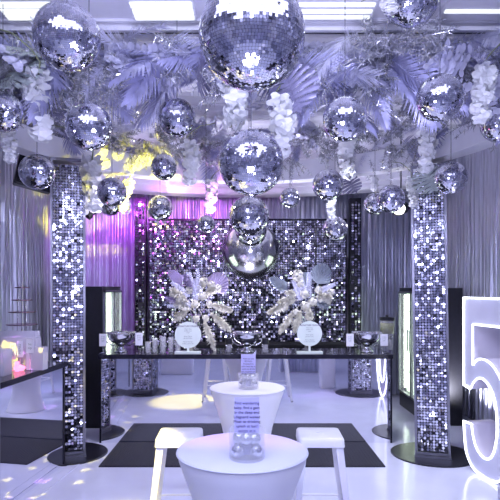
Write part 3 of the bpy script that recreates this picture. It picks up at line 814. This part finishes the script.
arrangement(195,6.72,'flower arrangement with cream plumes and lilac fan leaves on the left half of the bar',
 [(195,312,172,300,.07,'cream'),(195,310,168,283,.07,'cream'),(192,308,178,318,.06,'cream'),(197,312,193,345,.06,'cream'),(200,310,212,342,.06,'cream'),(203,308,226,328,.07,'cream'),(203,305,232,310,.06,'cream'),(200,300,218,285,.07,'cream'),(195,300,184,268,.06,'lilacfan'),(198,302,205,270,.06,'cream'),(188,306,165,296,.05,'lilacfan')],
 [(212,292,.55,-.85,.27,.8,'lilacfan'),(182,284,-.6,-.6,.24,.45,'lilacfan'),(196,296,-.1,-1,.22,.5,'silverfern')],
 [(204,282,.06),(212,285,.055),(180,298,.06),(174,294,.05),(196,304,.055),(190,290,.05),(203,296,.06),(186,308,.055),(210,304,.05),(197,318,.045),(206,318,.045),(218,288,.05)],
 [(190,296,172,282),(196,300,190,272),(200,300,198,268),(192,304,168,306)],41)
arrangement(306,6.72,'flower arrangement with drooping cream plumes and grey fan leaves right of centre',
 [(302,300,278,302,.07,'cream'),(300,300,270,312,.07,'cream'),(302,302,284,328,.07,'cream'),(303,303,296,326,.06,'cream'),(307,303,308,316,.06,'cream'),(298,296,286,292,.06,'cream'),(312,302,325,306,.05,'greyfan'),(310,298,330,296,.05,'cream')],
 [(318,284,.35,-.95,.27,.75,'greyfan'),(288,290,-.8,-.55,.27,.42,'greyfan'),(306,288,0,-1,.2,.6,'greyfan')],
 [(297,276,.075),(324,300,.09),(312,302,.06),(305,306,.06),(300,284,.05),(290,300,.055),(284,308,.05),(296,312,.05),(309,316,.05),(318,290,.05),(304,294,.06),(330,292,.05)],
 [(302,300,292,280),(304,298,300,274),(308,298,308,272),(318,292,334,284),(316,298,334,292)],43)
# drinks dispenser on right end
D=6.78; t=empty('drink_dispenser',(BX(387,D),D,BT),0,'clear drink dispenser with dark green liquid and black lid at the right end','dispenser')
b=MB(); b.lathe([(.075,0),(.075,.12),(.03,.14),(.085,.16),(.09,.34),(.085,.37)],32); b.build('glass_body',M['glass'],t,smooth=True)
b=MB(); b.lathe([(.082,.20),(.084,.33)],32); b.build('drink',M['juice'],t,smooth=True)
b=MB(); b.lathe([(.092,.365),(.092,.40),(.02,.41),(.02,.43)],32); b.build('lid',M['black'],t)
b=MB(); b.tube([(.03,-.08,.17),(.03,-.13,.17),(.03,-.13,.14)],.009,8); b.build('tap',M['chrome'],t)

# ------------------------------------------------------------------ side-bar items
SH=1.05
def onbar(s,w): # s along bar from far end (0) toward camera, w across from front edge
    far=Vector((-1.84,5.5,0)); dd=Vector((-.0975,-.995,0)); nn=Vector((-.995,.0975,0)); p=far+dd*s+nn*w; return (p.x,p.y,SH)
def acrylic(px,py0,py1,w,D,lab,dx=.12):
    x=(px-245)/F*D; h=1.8-(py0-288)/F*D-SH
    t=empty('acrylic_box',(x,D,SH),-.1,lab,'display box','acrylic boxes on the side bar')
    b=MB(); e=.006
    b.box((-w/2,-dx/2,0),(w/2,-dx/2+e,h)); b.box((-w/2,dx/2-e,0),(w/2,dx/2,h)); b.box((-w/2,-dx/2+e,0),(-w/2+e,dx/2-e,h)); b.box((w/2-e,-dx/2+e,0),(w/2,dx/2-e,h)); b.box((-w/2,-dx/2,0),(w/2,dx/2,e))
    b.build('acrylic_walls',M['acrylic'],t); return t
acrylic(20,331,372,.36,5.30,'tallest frosted acrylic box at the back of the side bar',.10)
acrylic(21,337,372,.35,5.13,'frosted acrylic box with three little signs on the side bar',.10)
acrylic(37,347,372,.16,4.98,'small frosted acrylic box at the far front corner of the side bar',.10)
acrylic(-1,349,385,.16,4.66,'frosted acrylic box cut off by the left edge',.14)
for (px,py,w,h,lab,tx) in [(13,351,.055,.15,'leftmost small white sign with vertical writing on the side bar','SHOTS'),(20,349,.055,.15,'middle small white sign reading upwards on the side bar','MENU'),(30,346,.066,.13,'rightmost small white sign on the side bar','to\nsip')]:
    D=4.92; t=empty('table_sign',((px-245)/F*D,D,SH),0,lab,'sign'); zc=1.8-(py-288)/F*D-SH
    b=MB(); b.tube([(0,.004,0),(0,.004,zc)],.003,6); b.box((-.02,-.02,0),(.02,.02,.005)); b.build('holder',M['chrome'],t)
    b=MB(); b.box((-w/2,-.003,zc-h/2),(w/2,0,zc+h/2)); b.build('card',M['paper'],t)
    text_mesh('lettering',tx,.034,M['greyink'],t,(0,-.004,zc),(PI/2,-PI/2,0) if tx!='to\nsip' else (PI/2,0,0))
for (px,py,r,h,l) in ((9,366,.022,.09,'left'),(17,364,.020,.085,'right')):
    D=4.86; b=MB(); b.lathe([(r,0),(r,h),(r*.8,h+.004)],16); o=b.build('candle_light',M['pinkglow']); o.location=((px-245)/F*D,D,SH); tag(o,'glowing pink cylinder light on the side bar, %s of the pair'%l,'light','pink lights on the side bar')
D=5.0; b=MB(); b.lathe([(.035,0),(.05,.02),(.05,.035),(.02,.05)],20); o=b.build('small_dish',M['pinkglow']); o.location=((24-245)/F*D,4.9,SH); tag(o,'small round pink dish below the signs on the side bar','dish')  # dish glows through its emissive material though it is no lamp
# tiered stand
D=5.42; t=empty('tiered_stand',((22-245)/F*D,D,SH),0,'four-tier bronze ringed stand rising behind the acrylic boxes','stand')
b=MB(); b.tube([(0,0,0),(0,0,.78)],.008,8); b.tube([(-.06,0,0),(-.03,0,.78)],.005,6); b.tube([(.06,0,0),(.03,0,.78)],.005,6); b.lathe([(.1,0),(.1,.012)],24); b.build('pole',M['chrome'],t)
for py,w in((287.5,14),(300,20),(312,26),(324.5,30)):
    z=1.8-(py-288)/F*D-SH; r=w/2/F*D
    b=MB(); b.lathe([(r*.95,z-.006),(r,z-.002),(r,z+.004),(r*.9,z+.006)],36); b.build('tier',M['pipe'],t)

# ------------------------------------------------------------------ stage lamps, loudspeaker
t=empty('loudspeaker',P(37,172,6.0),.5,'black square loudspeaker hung behind a mirror ball on the left','loudspeaker')
b=MB(); T=Matrix.Rotation(.2,4,'Y')
b.box((-.21,-.03,-.19),(.19,.15,.20),T=T); bevel(b.build('cabinet',M['black'],t),.02,3)
b=MB(); b.box((-.19,-.045,-.17),(.17,-.03,.18),T=T); b.build('grille',M['blackcloth'],t)
b=MB(); b.tube([(0,.06,.2),(0,.06,1.2)],.012,6); b.build('bracket',M['blackmetal'],t)
def stage_lamp(p,aim,label,lit=False,hang=True):
    t=empty('stage_lamp',p,0,label,'stage lamp'); d=(Vector(aim)).normalized(); q=d.to_track_quat('Z','Y').to_matrix().to_4x4()
    b=MB(); b.lathe([(.06,-.14),(.085,-.12),(.09,.06),(.10,.08),(.10,.12),(.088,.12),(.085,.07)],28,capt=False); b.build('can',M['black'],t,T=q)
    b=MB(); b.lathe([(.084,.075),(.05,.085),(.001,.09)],28,capb=False); b.build('lens',M['lamp'] if lit else M['chrome'],t,T=q)
    b=MB(); b.tube([(-.12,0,0),(-.12,0,.16),(0,0,.2),(.12,0,.16),(.12,0,0)],.01,6); b.tube([(-.12,0,0),(.12,0,0)],.008,6)
    b.tube([(0,0,.2),(0,0,4.1-p[2])],.01,6); b.build('yoke',M['blackmetal'],t)
    return t
stage_lamp(P(92,208,7.0),(-.5,-.3,-.5),'black stage lamp hanging over the left fridge')
stage_lamp(P(401,208,7.6),(-.75,-1.2,-.25),'lit black stage lamp between the right balls and column',True)

# things behind the camera, seen in the bar mirror
t=empty('draped_table',(1.25,.75,0),0,'low table under a silver cloth, seen only in the bar mirror','table')
o=drape('tablecloth',-.5,.3,.6,.3,.02,.8,seed=8,amp=.03,pitch=.09); o.parent=t
b=MB(); b.box((-.5,-.3,0),(.6,.27,.78)); b.build('table_body',M['paper'],t)
b=MB(); b.box((-1.75,.9,0),(-1.1,1.35,.48)); o=b.build('white_plinth',M['paper']); bevel(o,.02); tag(o,'low white plinth, seen only in the bar mirror','plinth')
b=MB(); b.box((1.35,2.65,0),(1.62,2.9,.75)); o=b.build('white_stand',M['paper']); bevel(o,.02); tag(o,'upright white stand beside a column, seen only in the bar mirror','stand')

# ------------------------------------------------------------------ lights
def light(name,typ,loc,aim,energy,col,size=.1,spot=60,blend=.5,sy=None,gobo=None):
    L=bpy.data.lights.new(name,typ); L.energy=energy; L.color=col
    if typ=='AREA':
        L.size=size
        if sy: L.shape='RECTANGLE'; L.size_y=sy
    else: L.shadow_soft_size=size
    if typ=='SPOT': L.spot_size=math.radians(spot); L.spot_blend=blend
    if gobo:
        L.use_nodes=True; nt=L.node_tree; em=nt.nodes['Emission']
        tc=nt.nodes.new('ShaderNodeTexCoord'); v=nt.nodes.new('ShaderNodeTexNoise'); v.inputs['Scale'].default_value=gobo[0]; v.inputs['Detail'].default_value=1.0
        r=nt.nodes.new('ShaderNodeValToRGB'); r.color_ramp.elements[0].position=gobo[1]; r.color_ramp.elements[1].position=gobo[1]+.05
        nt.links.new(tc.outputs['Normal'],v.inputs['Vector']); nt.links.new(v.outputs['Fac'],r.inputs['Fac']); nt.links.new(r.outputs['Color'],em.inputs['Strength'])
    o=bpy.data.objects.new(name,L); COL.objects.link(o); o.location=loc
    o.rotation_euler=(Vector(aim)-Vector(loc)).to_track_quat('-Z','Y').to_euler(); return o
light('room_fill_front','AREA',(0,1.0,3.95),(0,1.0,0),85,(.68,.70,1),4.2,sy=2.6)  # added overhead fill for the whole room, not an actual fixture
light('room_fill_rear','AREA',(0,-1.0,3.95),(0,-1.0,1.0),40,(.66,.68,1),4.5,sy=.8)  # second added fill, over the camera end of the room
for x in (-1.8,0,1.8): light('front_fill_spot','SPOT',(x,-.9,3.8),(x*.7,5.5,1.9),330,(.66,.68,1),.05,80,.9)  # added fill for surfaces facing the camera, plus sparkle on the sequins
for x,y,e,c in ((-1.1,5.7,45,(.8,.74,1)),(1.1,5.7,45,(.8,.82,1))):
    light('down_fill','SPOT',(x,y,3.3),(x,y+.7,0),e*3.4,c,.06,125,.8)  # fill from above added to brighten the bar area, no lamp hangs here
light('bar_light','SPOT',(0,7.3,3.6),(0,7.2,0),110,(.85,.85,1),.06,120,.8)
light('floor_white_right','SPOT',(2.2,3.8,3.1),(1.0,4.6,0),200,(.85,.88,1),.08,80,.9)
light('ceiling_fill','SPOT',(0,7.1,1.15),(0,6.2,4),300,(.74,.72,1),.2,150,.9)  # added fill that lifts the ceiling cloth from below
light('uplight_left','SPOT',(-2.7,6.6,.3),(-2.9,8.0,2.6),120,(.72,.74,1),.1,110,.9)
light('uplight_right','SPOT',(2.8,6.4,.3),(2.9,8.2,2.6),150,(.80,.80,1),.1,110,.9)
light('garland_fill','SPOT',(0,2.2,1.9),(0,4.9,3.8),230,(.64,.64,1),.3,120,.9)  # free-floating fill added to brighten the front garland and ceiling
light('magenta_wash','SPOT',(-1.7,7.4,3.2),(-2.2,9.1,1.9),210,(.62,.08,1),.05,95,.8)
light('magenta_sequins','SPOT',(-.9,7.2,3.3),(-1.0,8.9,2.6),130,(.75,.12,1),.05,80,.9)
light('yellow_gobo','SPOT',(-.6,5.0,2.3),(-1.75,7.4,3.3),700,(1,.9,.05),.01,42,.3,gobo=(11,.46))
light('yellow_column','SPOT',(-.9,4.4,2.2),(-1.86,5.7,2.95),110,(1,.9,.05),.01,13,.4,gobo=(26,.47))
light('blue_table_fill','SPOT',(.1,1.5,3.6),(0,2.99,.7),170,(.22,.36,1),.05,38,.8)  # added spot that tints the near table cover bluer
light('pink_ceiling','SPOT',(-.3,6.4,2.6),(-.6,8.3,3.6),60,(.85,.3,1),.05,90,.9)
light('yellow_pool','SPOT',(-.5,2.6,3.1),(-.95,3.95,0),1500,(1,.82,.12),.03,20,.5)
light('yellow_stool','SPOT',(-2.4,3.9,2.9),(-.5,3.8,.2),70,(1,.95,.3),.03,18,.5)
light('violet_pool','SPOT',(-1.9,3.0,3.1),(.9,4.1,0),420,(.55,.2,1),.03,34,.6)
light('ball_fleck_sim','SPOT',(-2.2,2.4,3.6),(-1.75,4.6,0),1500,(1,.85,.15),.004,44,.2,gobo=(30,.63))  # added spot imitating yellow flecks thrown by the mirror balls
light('ball_fleck_sim_pink','SPOT',(-2.0,2.4,3.6),(-1.6,4.7,0),1000,(.8,.3,1),.004,44,.2,gobo=(26,.63))  # same stand-in for the pink flecks off the mirror balls
light('fridge_glow_right','POINT',(2.7,7.7,1.0),(0,0,0),6,(.7,1,.7),.1)

w=bpy.data.worlds.new('world'); scene.world=w; w.use_nodes=True
w.node_tree.nodes['Background'].inputs[0].default_value=(.5,.5,.8,1); w.node_tree.nodes['Background'].inputs[1].default_value=.15

cam=bpy.data.cameras.new('camera'); co=bpy.data.objects.new('camera',cam); COL.objects.link(co)
co.location=(0,0,1.8); co.rotation_euler=(PI/2,0,0); cam.sensor_width=36; cam.lens=36*F/500; cam.shift_x=.01; cam.shift_y=.076; cam.clip_start=.05
scene.camera=co
vs_=scene.view_settings; vs_.view_transform='Standard'; vs_.look='None'; vs_.gamma=1; vs_.exposure=-0.3
try: vs_.use_curve_mapping=False
except Exception: pass
